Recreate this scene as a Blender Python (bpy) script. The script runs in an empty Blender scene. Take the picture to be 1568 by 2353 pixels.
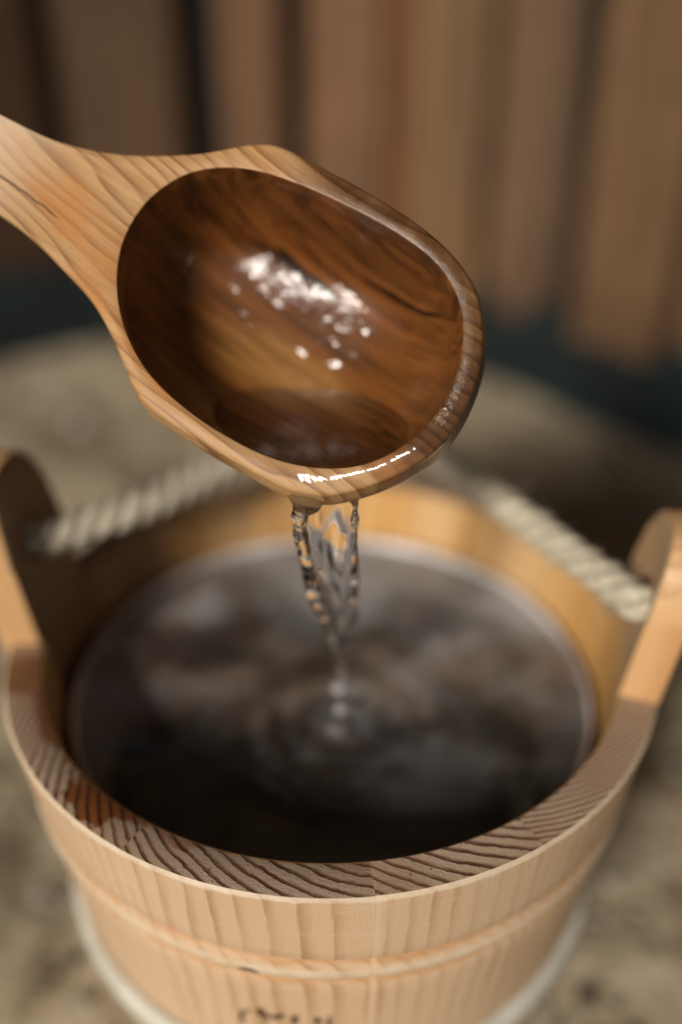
import bpy, bmesh, math, random
import numpy as np
from mathutils import Vector, Matrix, noise
R = math.radians
random.seed(4)
sc = bpy.context.scene
col = sc.collection

# ------------------------------------------------------------------ camera
PITCH = R(32)
cam_d = bpy.data.cameras.new('camera'); cam = bpy.data.objects.new('camera', cam_d); col.objects.link(cam)
CAMZ = 0.457
cam.location = (0, 0, CAMZ)
cam.rotation_euler = (R(90) - PITCH, 0, 0)
cam_d.sensor_fit = 'VERTICAL'; cam_d.sensor_height = 36; cam_d.lens = 35.0
cam_d.clip_start = 0.01; cam_d.clip_end = 500
cam_d.dof.use_dof = True; cam_d.dof.focus_distance = 0.3055; cam_d.dof.aperture_fstop = 1.75
sc.camera = cam

# ------------------------------------------------------------------ light
SUN_EL, SUN_AZ = R(25.5), R(210)          # azimuth measured from +Y, clockwise: behind the camera, to its left
w = bpy.data.worlds.new("World"); sc.world = w; w.use_nodes = True
nt = w.node_tree; bg = nt.nodes['Background']
sky = nt.nodes.new('ShaderNodeTexSky'); sky.sky_type = 'NISHITA'; sky.sun_disc = False
sky.sun_elevation = SUN_EL; sky.sun_rotation = SUN_AZ
sky.air_density = 1.0; sky.dust_density = 1.0
nt.links.new(sky.outputs[0], bg.inputs[0]); bg.inputs[1].default_value = 0.05
sd = bpy.data.lights.new('sun', 'SUN'); sun = bpy.data.objects.new('sun', sd); col.objects.link(sun)
sd.energy = 5.0; sd.angle = R(12); sd.color = (1.0, 0.925, 0.835)
tosun = Vector((math.sin(SUN_AZ) * math.cos(SUN_EL), math.cos(SUN_AZ) * math.cos(SUN_EL), math.sin(SUN_EL)))
sun.rotation_euler = tosun.to_track_quat('Z', 'Y').to_euler()
sc.view_settings.view_transform = 'Standard'; sc.view_settings.look = 'None'
sc.view_settings.exposure = -0.46
sc.cycles.use_denoising = True
sc.cycles.max_bounces = 14; sc.cycles.transmission_bounces = 12; sc.cycles.transparent_max_bounces = 16
sc.cycles.sample_clamp_indirect = 6

# ------------------------------------------------------------------ helpers
def tag(o, label=None, cat=None, group=None, kind=None):
    if label: o['label'] = label
    if cat: o['category'] = cat
    if group: o['group'] = group
    if kind: o['kind'] = kind
    return o
def empty(name, loc, **k):
    o = bpy.data.objects.new(name, None); col.objects.link(o); o.location = loc; o.empty_display_size = .02
    return tag(o, **k)
def mesh(name, V, F, mats, parent=None, smooth=True, mi=None, **k):
    me = bpy.data.meshes.new(name)
    me.from_pydata([tuple(v) for v in V], [], [tuple(f) for f in F])
    if not isinstance(mats, (list, tuple)): mats = [mats]
    for m in mats: me.materials.append(m)
    if mi is not None: me.polygons.foreach_set('material_index', mi)
    me.polygons.foreach_set('use_smooth', [smooth] * len(me.polygons))
    me.update()
    o = bpy.data.objects.new(name, me); col.objects.link(o)
    if parent: o.parent = parent
    return tag(o, **k)
def recalc(o, flip=False):
    bm = bmesh.new(); bm.from_mesh(o.data); bmesh.ops.recalc_face_normals(bm, faces=bm.faces)
    if flip: bmesh.ops.reverse_faces(bm, faces=bm.faces)
    bm.to_mesh(o.data); bm.free()

# pixel of the 1568 px wide photograph -> ray, for measuring real positions
FPX = 2288.0
cp, sp = math.cos(PITCH), math.sin(PITCH)
def ray(x, y):
    X = (x - 784) / FPX; Y = -(y - 1176) / FPX
    return Vector((X, cp + Y * sp, -sp + Y * cp))
CAMP = Vector((0, 0, CAMZ))
def at_depth(x, y, d): return CAMP + ray(x, y) * d

class NT:
    def __init__(s, name):
        s.m = bpy.data.materials.new(name); s.m.use_nodes = True
        s.t = s.m.node_tree; s.n = s.t.nodes; s.l = s.t.links
        s.b = s.n['Principled BSDF']; s.out = s.n['Material Output']
    def node(s, typ, ins=None, **props):
        n = s.n.new('ShaderNode' + typ)
        for k, v in props.items(): setattr(n, k, v)
        for k, v in (ins or {}).items(): s.set(n.inputs[k], v)
        return n
    def set(s, sock, v):
        if hasattr(v, 'is_output') or isinstance(v, bpy.types.NodeSocket): s.l.new(v, sock)
        else: sock.default_value = v
    def math(s, op, a, b=0.0, c=0.0, clamp=False):
        n = s.node('Math', {0: a, 1: b, 2: c}, operation=op, use_clamp=clamp); return n.outputs[0]
    def mix(s, f, a, b, mode='MIX'):
        n = s.n.new('ShaderNodeMix'); n.data_type = 'RGBA'; n.blend_type = mode
        s.set(n.inputs[0], f)
        for k, v in ((6, a), (7, b)):
            if isinstance(v, tuple) and len(v) == 3: v = v + (1,)
            s.set(n.inputs[k], v)
        return n.outputs[2]
    def noise(s, vec, scale, detail=3, rough=.55, dist=0):
        return s.node('TexNoise', {'Vector': vec, 'Scale': scale, 'Detail': detail, 'Roughness': rough, 'Distortion': dist}).outputs[0]
    def ramp(s, f, stops, interp='LINEAR'):
        n = s.n.new('ShaderNodeValToRGB'); s.set(n.inputs[0], f); r = n.color_ramp; r.interpolation = interp
        while len(r.elements) < len(stops): r.elements.new(.5)
        for e, (p, c) in zip(r.elements, stops):
            e.position = p; e.color = (c, c, c, 1) if isinstance(c, (int, float)) else tuple(c) + (1,)
        return n.outputs[0]
    def map(s, vec, scale=(1, 1, 1), loc=(0, 0, 0), rot=(0, 0, 0)):
        return s.node('Mapping', {'Vector': vec, 'Scale': scale, 'Location': loc, 'Rotation': rot}).outputs[0]
    def rng(s, v, a, b, c, d, interp='SMOOTHSTEP'):
        n = s.node('MapRange', {0: v, 1: a, 2: b, 3: c, 4: d}, interpolation_type=interp); return n.outputs[0]
    def coord(s, which='Object'): return s.node('TexCoord').outputs[which]
    def sep(s, v): return s.node('SeparateXYZ', {0: v}).outputs
    def bump(s, h, dist=.001, strength=1.0):
        return s.node('Bump', {'Height': h, 'Distance': dist, 'Strength': strength}).outputs[0]
    def P(s, **k):
        names = dict(base='Base Color', rough='Roughness', coat='Coat Weight', crough='Coat Roughness', normal='Normal', cnormal='Coat Normal', ior='IOR', trans='Transmission Weight', spec='Specular IOR Level', cior='Coat IOR', sss='Subsurface Weight')
        for a, v in k.items():
            if isinstance(v, tuple) and len(v) == 3: v = v + (1,)
            s.set(s.b.inputs[names[a]], v)
        return s.m

# ------------------------------------------------------------------ materials
def stave_mat(kind, tint=(1, 1, 1)):
    """pine; attribute 'ring' holds the coordinate of each stave relative to the pith of its log"""
    m = NT('pine_' + kind)
    at = m.node('Attribute', attribute_name='ring').outputs['Vector']
    x, y, z = m.sep(at)
    oc = m.coord()
    nz = m.noise(m.map(oc, (60, 60, 12)), 1.0, 3)
    nf = m.noise(m.map(oc, (420, 420, 40)), 1.0, 3)
    rr = m.node('VectorMath', {0: m.node('CombineXYZ', {0: x, 1: y, 2: 0.0}).outputs[0]}, operation='LENGTH').outputs['Value']
    s = m.math('ADD', m.math('ADD', rr, m.math('MULTIPLY', nz, .85)), m.math('MULTIPLY', nf, .24))
    f = m.math('FRACT', s)
    big = m.noise(m.map(oc, (18, 18, 5)), 1.0, 2)
    if kind == 'end':
        late = m.ramp(f, [(0, 0), (.40, .06), (.60, .45), (.72, 1), (.90, 1), (.97, .1), (1, 0)])
        fine = m.noise(oc, 1400, 3, .7)
        c = m.mix(late, (.58, .43, .30), (.115, .036, .013))
        wd = m.rng(m.noise(oc, 75, 3, .6), .3, .6, .25, 1)
        c = m.mix(m.math('MULTIPLY', late, m.math('SUBTRACT', 1.0, wd)), c, (.30, .19, .12))
        c = m.mix(m.math('MULTIPLY', m.rng(fine, .35, .75, 0, 1), .3), c, (.22, .13, .085))
        spk = m.rng(m.noise(oc, 420, 2, .5), .68, .74, 0, .8)
        c = m.mix(spk, c, (.12, .05, .025))
        c = m.mix(m.math('MULTIPLY', m.rng(big, .45, .62, 0, 1), .4), c, (.34, .19, .095))
        # wet stain soaked into the rim at its left front
        px, py, pz = m.sep(oc)
        d = m.node('VectorMath', {0: m.node('CombineXYZ', {0: m.math('DIVIDE', px, 1.35), 1: py, 2: 0.0}).outputs[0], 1: (-.0545, -.0885, 0)}, operation='DISTANCE').outputs['Value']
        st = m.rng(m.math('ADD', d, m.math('MULTIPLY', m.math('SUBTRACT', m.noise(oc, 110, 3), .5), .03)), .0105, .0125, 1, 0)
        d2 = m.node('VectorMath', {0: oc, 1: (-.123, -.028, .0)}, operation='DISTANCE').outputs['Value']
        st2 = m.rng(m.math('ADD', d2, m.math('MULTIPLY', m.math('SUBTRACT', m.noise(oc, 90, 3), .5), .02)), .008, .013, .8, 0)
        r2 = m.node('VectorMath', {0: m.node('CombineXYZ', {0: px, 1: py, 2: 0.0}).outputs[0]}, operation='LENGTH').outputs['Value']
        st3 = m.rng(m.math('ADD', r2, m.math('MULTIPLY', m.math('SUBTRACT', m.noise(oc, 60, 4), .5), .016)), .1168, .1192, .9, 0)
        side = m.rng(px, -.02, -.07, 0, 1)
        stt = m.math('MAXIMUM', m.math('MAXIMUM', st, st2), m.math('MULTIPLY', st3, side))
        c = m.mix(stt, c, m.mix(late, (.27, .085, .018), (.06, .018, .008)))
        return m.P(base=c, rough=m.mix(stt, (.62,) * 3, (.34,) * 3), normal=m.bump(m.math('SUBTRACT', fine, m.math('MULTIPLY', late, .8)), .00035, .8))
    late = m.ramp(f, [(0, 0), (.5, .1), (.8, .8), (.9, 1), (.97, .2), (1, 0)])
    fib = m.noise(m.map(oc, (900, 900, 22)), 1.0, 3, .6)
    if kind == 'out':
        base, dark = (.585, .405, .250), (.41, .235, .11)
        c = m.mix(m.math('MULTIPLY', late, m.rng(m.noise(m.map(oc, (40, 40, 14)), 1.0, 2), .3, .65, .35, 1)), base, (.37, .205, .09))
        c = m.mix(m.rng(m.noise(m.map(oc, (30, 30, 300), rot=(.25, .3, 0)), 1.0, 3, .7), .56, .72, 0, .35), c, (.70, .54, .38))
        c = m.mix(m.rng(big, .3, .7, 0, .5), c, (.65, .465, .31))
        # turned bead: burnished tone in the two grooves, pale on the bead
        px, py, pz = m.sep(oc)
        wob = m.math('MULTIPLY', m.math('SUBTRACT', m.noise(m.map(oc, (70, 70, 20)), 1.0, 2), .5), .0035)
        zz = m.math('ADD', pz, wob)
        g1 = m.rng(m.math('ABSOLUTE', m.math('ADD', zz, .0384)), .0006, .0026, 1, 0)
        g2 = m.rng(m.math('ABSOLUTE', m.math('ADD', zz, .0512)), .0006, .0030, 1, 0)
        gg = m.math('MULTIPLY', m.math('MAXIMUM', g1, g2), m.rng(m.noise(m.map(oc, (45, 45, 4)), 1.0, 2), .3, .55, .25, .65))
        c = m.mix(gg, c, (.44, .21, .06))
        bd = m.rng(m.math('ABSOLUTE', m.math('ADD', pz, .0448)), .0018, .0036, .8, 0)
        bd = m.math('MULTIPLY', bd, m.rng(m.noise(m.map(oc, (130, 130, 10)), 1.0, 1), .35, .6, .5, 1))
        c = m.mix(bd, c, (.66, .55, .40))
        # pale sap streak down one stave, and a small knot
        an = m.math('ARCTAN2', py, px)
        ss = m.rng(m.math('ABSOLUTE', m.math('SUBTRACT', an, R(-83.2))), .003, .016, .5, 0)
        c = m.mix(ss, c, (.70, .52, .34))
        kd = m.node('VectorMath', {0: m.map(oc, (1, 1, 1.7)), 1: (-.0266, -.1217, -.0464 * 1.7)}, operation='DISTANCE').outputs['Value']
        c = m.mix(m.rng(kd, .0030, .0048, .92, 0), c, (.07, .03, .03))
        # pale bruised fibres along the outer arris, scuffs under it
        chip = m.math('MULTIPLY', m.rng(m.math('ADD', pz, m.math('MULTIPLY', m.noise(oc, 180, 3, .7), .006)), .0006, .0026, 0, 1), .6)
        c = m.mix(chip, c, (.72, .60, .44))
        tn = m.node('Attribute', attribute_name='tone').outputs['Fac']
        # planing tool marks close under the rim
        return m.P(base=c, rough=.5, normal=m.bump(m.math('ADD', fib, m.noise(m.map(oc, (60, 60, 500), rot=(0, .1, 0)), 1.0, 2)), .00025, .5))
    if kind == 'edge':
        c = m.mix(m.math('MULTIPLY', late, .7), (.62, .37, .17), (.42, .20, .07))
        return m.P(base=c, rough=.5, normal=m.bump(fib, .0002, .5))
    # inside: damp, warmer
    c = m.mix(m.math('MULTIPLY', late, .75), (.62, .35, .115), (.34, .145, .03))
    c = m.mix(m.rng(m.noise(m.map(oc, (22, 22, 3)), 1.0, 2), .4, .65, 0, .7), c, (.62, .42, .22))
    px, py, pz = m.sep(oc)
    c = m.mix(m.rng(pz, .0, .012, 0, .55), c, (.34, .245, .17))
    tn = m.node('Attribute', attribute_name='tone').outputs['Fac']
    c = m.mix(m.rng(tn, .6, 1.0, .75, 0, 'LINEAR'), c, (.10, .045, .014))  # low tone darkens the wood: painted shade on the left inner staves
    return m.P(base=c, rough=.42, normal=m.bump(fib, .0003, .5))

M_END, M_OUT, M_IN, M_EDGE = stave_mat('end'), stave_mat('out'), stave_mat('in'), stave_mat('edge')

def ladle_mat(wet):
    m = NT('ladle_wood_wet' if wet else 'ladle_wood')
    oc = m.coord(); x, y, z = m.sep(oc)
    # growth rings run along x, bent by slow noise; pith off to one side
    n1 = m.noise(m.map(oc, (7, 30, 14)), 1.0, 2)
    n2 = m.noise(m.map(oc, (14, 230, 60)), 1.0, 3)
    n3 = m.noise(m.map(oc, (45, 900, 500)), 1.0, 3, .65)
    yy = m.math('ADD', y, m.math('MULTIPLY', m.math('POWER', m.math('ADD', x, .0), 2.0), -.9))
    q = m.node('CombineXYZ', {0: 0.0, 1: m.math('SUBTRACT', yy, .16), 2: m.math('ADD', m.math('MULTIPLY', z, .45), .05)}).outputs[0]
    rr = m.node('VectorMath', {0: q}, operation='LENGTH').outputs['Value']
    s = m.math('ADD', m.math('MULTIPLY', rr, 240.0), m.math('MULTIPLY', n1, 6.5))
    f = m.math('FRACT', s)
    late = m.ramp(f, [(0, 0), (.45, .15), (.78, .75), (.88, 1), (.96, .25), (1, 0)])
    streak = m.rng(n2, .38, .66, 0, 1)
    blot = m.noise(m.map(oc, (14, 34, 34), loc=(3, 1, 5)), 1.0, 3)
    ax = m.rng(x, -.085, -.125, 0, 1)
    if not wet:
        c = m.mix(m.math('MULTIPLY', late, .9), (.49, .29, .125), (.165, .063, .017))
        c = m.mix(m.math('MULTIPLY', streak, .45), c, (.56, .35, .17))
        c = m.mix(m.rng(blot, .48, .60, 0, .75), c, (.46, .19, .05))
        c = m.mix(m.math('MULTIPLY', m.math('SUBTRACT', 1.0, m.rng(n3, .3, .6, 0, 1)), .35), c, (.25, .11, .045))
        c = m.mix(m.math('MULTIPLY', ax, .6), c, (.74, .60, .45))
        # drying crack along the handle
        cl = m.math('ADD', m.math('SUBTRACT', y, m.math('MULTIPLY', m.math('ADD', x, .09), .02)), .0185)
        cl = m.math('ADD', cl, m.math('MULTIPLY', m.math('SUBTRACT', m.noise(m.map(oc, (90, 0, 0)), 1.0, 2), .5), .003))
        cr = m.math('MULTIPLY', m.rng(m.math('ABSOLUTE', cl), .00015, .0006, 1, 0), m.math('MULTIPLY', m.rng(x, -.078, -.084, 0, 1), m.rng(x, -.13, -.12, 0, 1)))
        c = m.mix(m.math('MULTIPLY', cr, .85), c, (.07, .03, .015))
        # wetter, darker end past the middle of the bowl
        tip = m.rng(m.math('ADD', x, m.math('MULTIPLY', y, 1.3)), .006, .048, 0, 1)
        tip = m.math('MULTIPLY', tip, m.rng(m.noise(oc, 60, 3), .2, .6, .6, 1))
        wetc = m.mix(m.math('MULTIPLY', late, .8), (.085, .031, .009), (.018, .006, .0025))
        c = m.mix(m.math('MULTIPLY', tip, .95), c, wetc)
        sp_ = m.noise(oc, 900, 2, .6)
        gr = m.noise(m.map(oc, (160, 700, 700)), 1.0, 4, .7)
        tipw = m.rng(x, .0, .045, 0, 1)
        h = m.math('ADD', m.math('MULTIPLY', gr, m.math('MULTIPLY', tipw, .55)), m.math('MULTIPLY', sp_, m.math('MULTIPLY', tip, .45)))
        lipm = m.rng(m.node('VectorMath', {0: m.map(oc, (.7, 1.2, 0)), 1: (.0345, -.0300, 0)}, operation='DISTANCE').outputs['Value'], .019, .031, 1, 0)
        lipm = m.math('MULTIPLY', lipm, m.rng(z, -.0028, -.0012, 0, 1))
        h = m.math('MULTIPLY', h, m.math('SUBTRACT', 1.0, m.math('MULTIPLY', lipm, .93)))
        h = m.math('ADD', h, m.math('MULTIPLY', m.math('MULTIPLY', m.noise(m.map(oc, (60, 150, 150)), 1.0, 3, .55), .95), lipm))
        wedge = m.math('ADD', m.math('MULTIPLY', m.math('ADD', y, .028), 280.0), m.math('MULTIPLY', m.math('ADD', x, -.050), 95.0))
        h = m.math('ADD', h, m.math('MULTIPLY', wedge, lipm))
        nb = m.bump(h, .00075, 1.0)
        coat = m.math('MAXIMUM', m.math('MULTIPLY', tip, m.rng(y, .012, .034, 1, .25)), lipm)
        return m.P(base=c, rough=m.mix(tip, (.5,) * 3, (.4,) * 3), coat=coat, crough=.09, cior=1.45, spec=.3, cnormal=nb, normal=m.bump(n3, .00025, .4))
    c = m.mix(m.math('MULTIPLY', late, .5), (.12, .038, .008), (.022, .006, .0015))
    c = m.mix(m.math('MULTIPLY', streak, .8), c, (.022, .007, .002))
    c = m.mix(m.rng(blot, .46, .66, 0, .55), c, (.15, .058, .013))
    st2 = m.rng(m.noise(m.map(oc, (7, 330, 60)), 1.0, 3, .6), .42, .6, 0, 1)
    c = m.mix(m.math('MULTIPLY', st2, .6), c, (.21, .072, .016))
    pd = m.node('VectorMath', {0: m.map(oc, (.55, 1.5, 0)), 1: (-.002, -.012, 0)}, operation='DISTANCE').outputs['Value']
    pd = m.math('ADD', pd, m.math('MULTIPLY', m.math('SUBTRACT', n1, .5), .03))
    c = m.mix(m.math('MULTIPLY', m.rng(pd, .006, .026, .8, 0), m.rng(n2, .3, .6, 1, .35)), c, (.36, .18, .05))
    # dark check lines along the grain in the hollow
    def crack(c, y0, sl, x0, x1, wd, seed):
        cl = m.math('SUBTRACT', m.math('SUBTRACT', y, m.math('MULTIPLY', x, sl)), y0)
        cl = m.math('ADD', cl, m.math('MULTIPLY', m.math('SUBTRACT', m.noise(m.map(oc, (60, 0, 0), loc=(seed, 0, 0)), 1.0, 3), .5), .0025))
        wv = m.math('MULTIPLY', m.noise(m.map(oc, (90, 0, 0), loc=(seed + 3, 0, 0)), 1.0, 2), wd)
        k = m.math('MULTIPLY', m.math('LESS_THAN', m.math('ABSOLUTE', cl), wv), m.math('MULTIPLY', m.rng(x, x0 - .003, x0 + .003, 0, 1), m.rng(x, x1 - .004, x1 + .004, 1, 0)))
        return m.mix(m.math('MULTIPLY', k, .9), c, (.004, .0015, .001))
    c = crack(c, .0225, -.04, -.030, -.004, .0026, 1.0)
    c = crack(c, .0325, .03, .002, .033, .0013, 7.0)
    dents = m.node('TexVoronoi', {'Vector': m.map(oc, (95, 130, 130)), 'Scale': 1.0, 'Randomness': 1.0}, feature='SMOOTH_F1').outputs['Distance']
    drop = m.noise(oc, 170, 3, .6)
    near = m.rng(m.node('VectorMath', {0: m.map(oc, (1, 1.2, .1)), 1: (-.012, .010, -.0044)}, operation='DISTANCE').outputs['Value'], .020, .034, 1, .12)
    h = m.math('MULTIPLY', m.math('ADD', m.math('MULTIPLY', m.rng(dents, .0, .38, 0, 1), .75), m.math('MULTIPLY', m.noise(oc, 150, 3, .55), .9)), near)
    return m.P(base=c, rough=.38, coat=1.0, crough=.15, cior=1.42, spec=.15, cnormal=m.bump(h, .0034, .42), normal=m.bump(n3, .0003, .4))
M_LAD, M_LADW = ladle_mat(False), ladle_mat(True)

def water_mat(name, bump_scale=0, bump_d=0, tint=(1, 1, 1)):
    m = NT(name)
    k = dict(base=tint, rough=0.0, trans=1.0, ior=1.333)
    if bump_scale: k['normal'] = m.bump(m.noise(m.coord(), bump_scale, 3, .5), bump_d, 1.0)
    return m.P(**k)
M_STREAM = water_mat('clear_water')

def simple(name, base, rough=.5, var=None, scale=200, bd=0, **k):
    m = NT(name); oc = m.coord(); n = m.noise(oc, scale, 4)
    c = m.mix(m.rng(n, .35, .65, 0, 1), base, var or base)
    if bd: k['normal'] = m.bump(n, bd, 1.0)
    return m.P(base=c, rough=rough, **k)
M_HOOP = simple('cream_hoop', (.66, .64, .55), .45, (.56, .54, .45), 60, .0004)
M_LINER = simple('translucent_liner', (.62, .57, .54), .4, (.27, .20, .17), 14)
M_BURN = simple('burnt_mark', (.055, .028, .015), .7, (.12, .055, .025), 700)

# ------------------------------------------------------------------ ground
def ground_mat():
    m = NT('sandy_gravel'); oc = m.coord()
    a = m.noise(oc, 7, 4, .6); b = m.noise(oc, 28, 5, .65); c_ = m.noise(oc, 160, 4, .7)
    c = m.mix(m.rng(b, .35, .68, 0, 1), (.64, .545, .375), (.36, .275, .165))
    c = m.mix(m.rng(a, .50, .66, 0, .85), c, (.13, .095, .05))
    c = m.mix(m.rng(c_, .5, .75, 0, .6), c, (.44, .40, .31))
    def patch(c, x0, y0, sx, r0, r1, k, tone):   # dark soil blotch: painted shadow and brown stain
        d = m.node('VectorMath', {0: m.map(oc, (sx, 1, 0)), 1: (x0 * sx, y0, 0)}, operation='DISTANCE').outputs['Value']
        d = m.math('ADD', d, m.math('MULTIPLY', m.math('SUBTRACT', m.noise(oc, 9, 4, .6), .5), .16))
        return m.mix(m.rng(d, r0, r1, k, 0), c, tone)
    c = patch(c, .22, .74, .9, .09, .24, .78, (.085, .055, .028))  # shadow behind the bucket painted into the soil colour
    c = patch(c, -.25, .86, .8, .01, .07, .7, (.15, .105, .055))  # brown stain on the soil
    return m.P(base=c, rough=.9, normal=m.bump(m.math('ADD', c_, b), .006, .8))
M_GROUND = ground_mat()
def ground():
    xs = np.concatenate([np.array([-60., -12, -4]), np.linspace(-1.6, 1.6, 130), np.array([4., 12, 60])])
    ys = np.concatenate([np.array([-60., -12, -3]), np.linspace(-.8, 1.8, 110), np.array([5., 14, 60])])
    V, F = [], []
    for y in ys:
        for x in xs:
            r = math.hypot(x, y)
            z = noise.noise(Vector((x * 6, y * 6, 0))) * .006 + noise.noise(Vector((x * 22, y * 22, 3))) * .0025 if r < 3 else 0
            V.append((x, y, z - .006))
    n = len(xs)
    for j in range(len(ys) - 1):
        for i in range(n - 1): F.append((j * n + i, j * n + i + 1, (j + 1) * n + i + 1, (j + 1) * n + i))
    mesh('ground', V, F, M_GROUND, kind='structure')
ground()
def pebbles():
    rnd = random.Random(9)
    ico = bmesh.new(); bmesh.ops.create_icosphere(ico, subdivisions=2, radius=1)
    base = [v.co.copy() for v in ico.verts]; faces = [[v.index for v in f.verts] for f in ico.faces]; ico.free()
    def rock(name, r):
        sd_ = rnd.random() * 50
        V = [b * (1 + .28 * noise.noise(b * 1.3 + Vector((sd_, 0, 0)))) for b in base]
        return [Vector((v.x * r, v.y * r * .8, v.z * r * .5)) for v in V]
    tones = [simple('pebble_tone', t, .8, tuple(c * .75 for c in t), 90) for t in ((.42, .38, .30), (.28, .23, .16), (.17, .13, .09), (.33, .30, .25))]
    V, F, mi = [], [], []
    for k in range(3800):
        x = rnd.uniform(-.75, .75); y = rnd.uniform(.05, 1.3)
        if (x + .004) ** 2 + (y - .321) ** 2 < .105 ** 2: continue
        r = rnd.choice((.0025, .003, .004, .005)) * rnd.uniform(.8, 1.3)
        if rnd.random() < .03: r *= 2.2
        a = rnd.uniform(0, 6.28); rot = Matrix.Rotation(a, 3, 'Z'); o = len(V)
        for v in rock('', r): V.append(rot @ v + Vector((x, y, -.004)))
        for f in faces: F.append([i + o for i in f]); mi.append(k % 4)
    mesh('gravel', V, F, tones, mi=mi, kind='stuff', label='small beige and brown pebbles scattered over the ground', cat='gravel')
pebbles()

# ------------------------------------------------------------------ plank wall, bowed away behind the bucket
AZ = [(-75, 1.0), (-45, 1.02), (-30, 1.09), (-20.3, 1.126), (-17, 1.144), (-13.9, 1.158), (-8, 1.155), (0, 1.125), (4, 1.09), (9.1, 1.035), (12.4, .985), (15.5, .94), (21.3, .895), (30, .84), (45, .80), (75, .80)]
def wallp(az):
    d = np.interp(az, [a for a, _ in AZ], [b for _, b in AZ]); return Vector((d * math.sin(R(az)), d * math.cos(R(az)), 0))
def board_mat(name, base, dark, worn=.3):
    m = NT(name); oc = m.coord()
    g = m.noise(m.map(oc, (90, 90, 3)), 1.0, 4, .6); g2 = m.noise(m.map(oc, (300, 300, 8)), 1.0, 3)
    kn = m.noise(m.map(oc, (24, 24, 9)), 1.0, 3)
    c = m.mix(m.rng(g, .35, .65, 0, 1), base, dark)
    c = m.mix(m.rng(g2, .4, .7, 0, .35), c, tuple(b * .5 for b in dark))
    c = m.mix(m.rng(kn, .52, .68, 0, worn), c, tuple(b * 1.35 + .02 for b in base))
    return m.P(base=c, rough=.75, normal=m.bump(g2, .001, .6))
wall = empty('plank_wall', wallp(0), label='weathered brown vertical plank wall standing blurred behind the bucket', cat='wall')
wmi = Matrix.Translation(-wallp(0))
BR = [  # az0, az1, setback, base colour, dark colour
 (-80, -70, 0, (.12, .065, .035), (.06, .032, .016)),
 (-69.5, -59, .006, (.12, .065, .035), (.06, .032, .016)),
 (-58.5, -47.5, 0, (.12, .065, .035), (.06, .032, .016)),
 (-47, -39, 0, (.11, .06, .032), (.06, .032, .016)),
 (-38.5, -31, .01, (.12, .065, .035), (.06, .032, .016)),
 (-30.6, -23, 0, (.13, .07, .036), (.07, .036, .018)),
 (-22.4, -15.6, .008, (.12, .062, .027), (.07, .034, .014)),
 (-14.6, -8.6, 0, (.17, .105, .068), (.115, .066, .04)),
 (-6.4, -3.2, .004, (.20, .122, .068), (.15, .078, .044)),
 (-1.9, 2.3, 0, (.27, .165, .10), (.19, .105, .06)),
 (2.45, 3.6, .003, (.27, .12, .05), (.21, .085, .03)),
 (3.7, 7.8, 0, (.27, .185, .115), (.18, .115, .066)),
 (8.1, 12.1, .006, (.22, .155, .12), (.15, .10, .072)),
 (13.5, 18.6, 0, (.24, .165, .105), (.165, .10, .06)),
 (19.2, 25, .008, (.24, .16, .10), (.16, .10, .06)),
 (25.4, 33, 0, (.22, .14, .09), (.15, .09, .055)),
 (33.5, 42, .006, (.22, .14, .09), (.15, .09, .055)),
 (42.5, 53, 0, (.2, .13, .08), (.14, .085, .05)),
 (53.5, 64, .006, (.2, .13, .08), (.14, .085, .05)),
 (64.5, 76, 0, (.2, .13, .08), (.14, .085, .05))]
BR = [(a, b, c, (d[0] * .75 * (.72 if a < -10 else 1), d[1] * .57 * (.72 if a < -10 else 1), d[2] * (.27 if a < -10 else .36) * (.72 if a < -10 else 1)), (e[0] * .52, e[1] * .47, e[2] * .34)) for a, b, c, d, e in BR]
BT, BZ0, BZ1 = .022, .075, .62
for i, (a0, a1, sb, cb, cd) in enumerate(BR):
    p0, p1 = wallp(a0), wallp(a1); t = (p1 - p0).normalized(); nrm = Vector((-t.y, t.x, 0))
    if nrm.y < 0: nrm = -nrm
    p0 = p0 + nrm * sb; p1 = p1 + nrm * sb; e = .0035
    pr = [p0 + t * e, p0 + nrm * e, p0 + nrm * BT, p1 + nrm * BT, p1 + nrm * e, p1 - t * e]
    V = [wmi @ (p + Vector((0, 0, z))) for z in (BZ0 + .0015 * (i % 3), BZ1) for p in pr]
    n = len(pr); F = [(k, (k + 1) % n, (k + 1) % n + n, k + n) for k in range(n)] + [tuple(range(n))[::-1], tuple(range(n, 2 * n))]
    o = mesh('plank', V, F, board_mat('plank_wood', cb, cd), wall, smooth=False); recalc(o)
# battens behind the gaps
def ribbon(name, azs, z0, z1, front, back, mat, parent, **k):
    V, F = [], []
    for a in azs:
        p = wallp(a) - wallp(0); d = Vector((math.sin(R(a)), math.cos(R(a)), 0))
        for off in (front, back):
            for z in (z0, z1): V.append(p + d * off + Vector((0, 0, z)))
    for i in range(len(azs) - 1):
        a, b = i * 4, i * 4 + 4
        F += [(a, b, b + 1, a + 1), (a + 2, a + 3, b + 3, b + 2), (a + 1, b + 1, b + 3, a + 3), (a, a + 2, b + 2, b)]
    F += [(0, 1, 3, 2)]; q = 4 * (len(azs) - 1); F += [(q, q + 2, q + 3, q + 1)]
    o = mesh(name, V, F, mat, parent, smooth=False, **k); recalc(o); return o
azs = [-80 + 3 * i for i in range(53)]
ribbon('backing', azs, .02, .60, .05, .065, simple('dark_backing', (.022, .017, .012), .9, (.035, .025, .016), 20), wall)
M_PL = simple('dark_plinth', (.011, .023, .027), .5, (.005, .011, .013), 9)
pl = empty('plinth_strip', wallp(0), label='dark blue green strip along the foot of the plank wall', cat='plinth')
ribbon('strip_face', azs, -.03, .098, .006, .030, M_PL, pl)
ribbon('strip_lip', azs, .0, .012, -.004, .0055, M_PL, pl)

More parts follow.
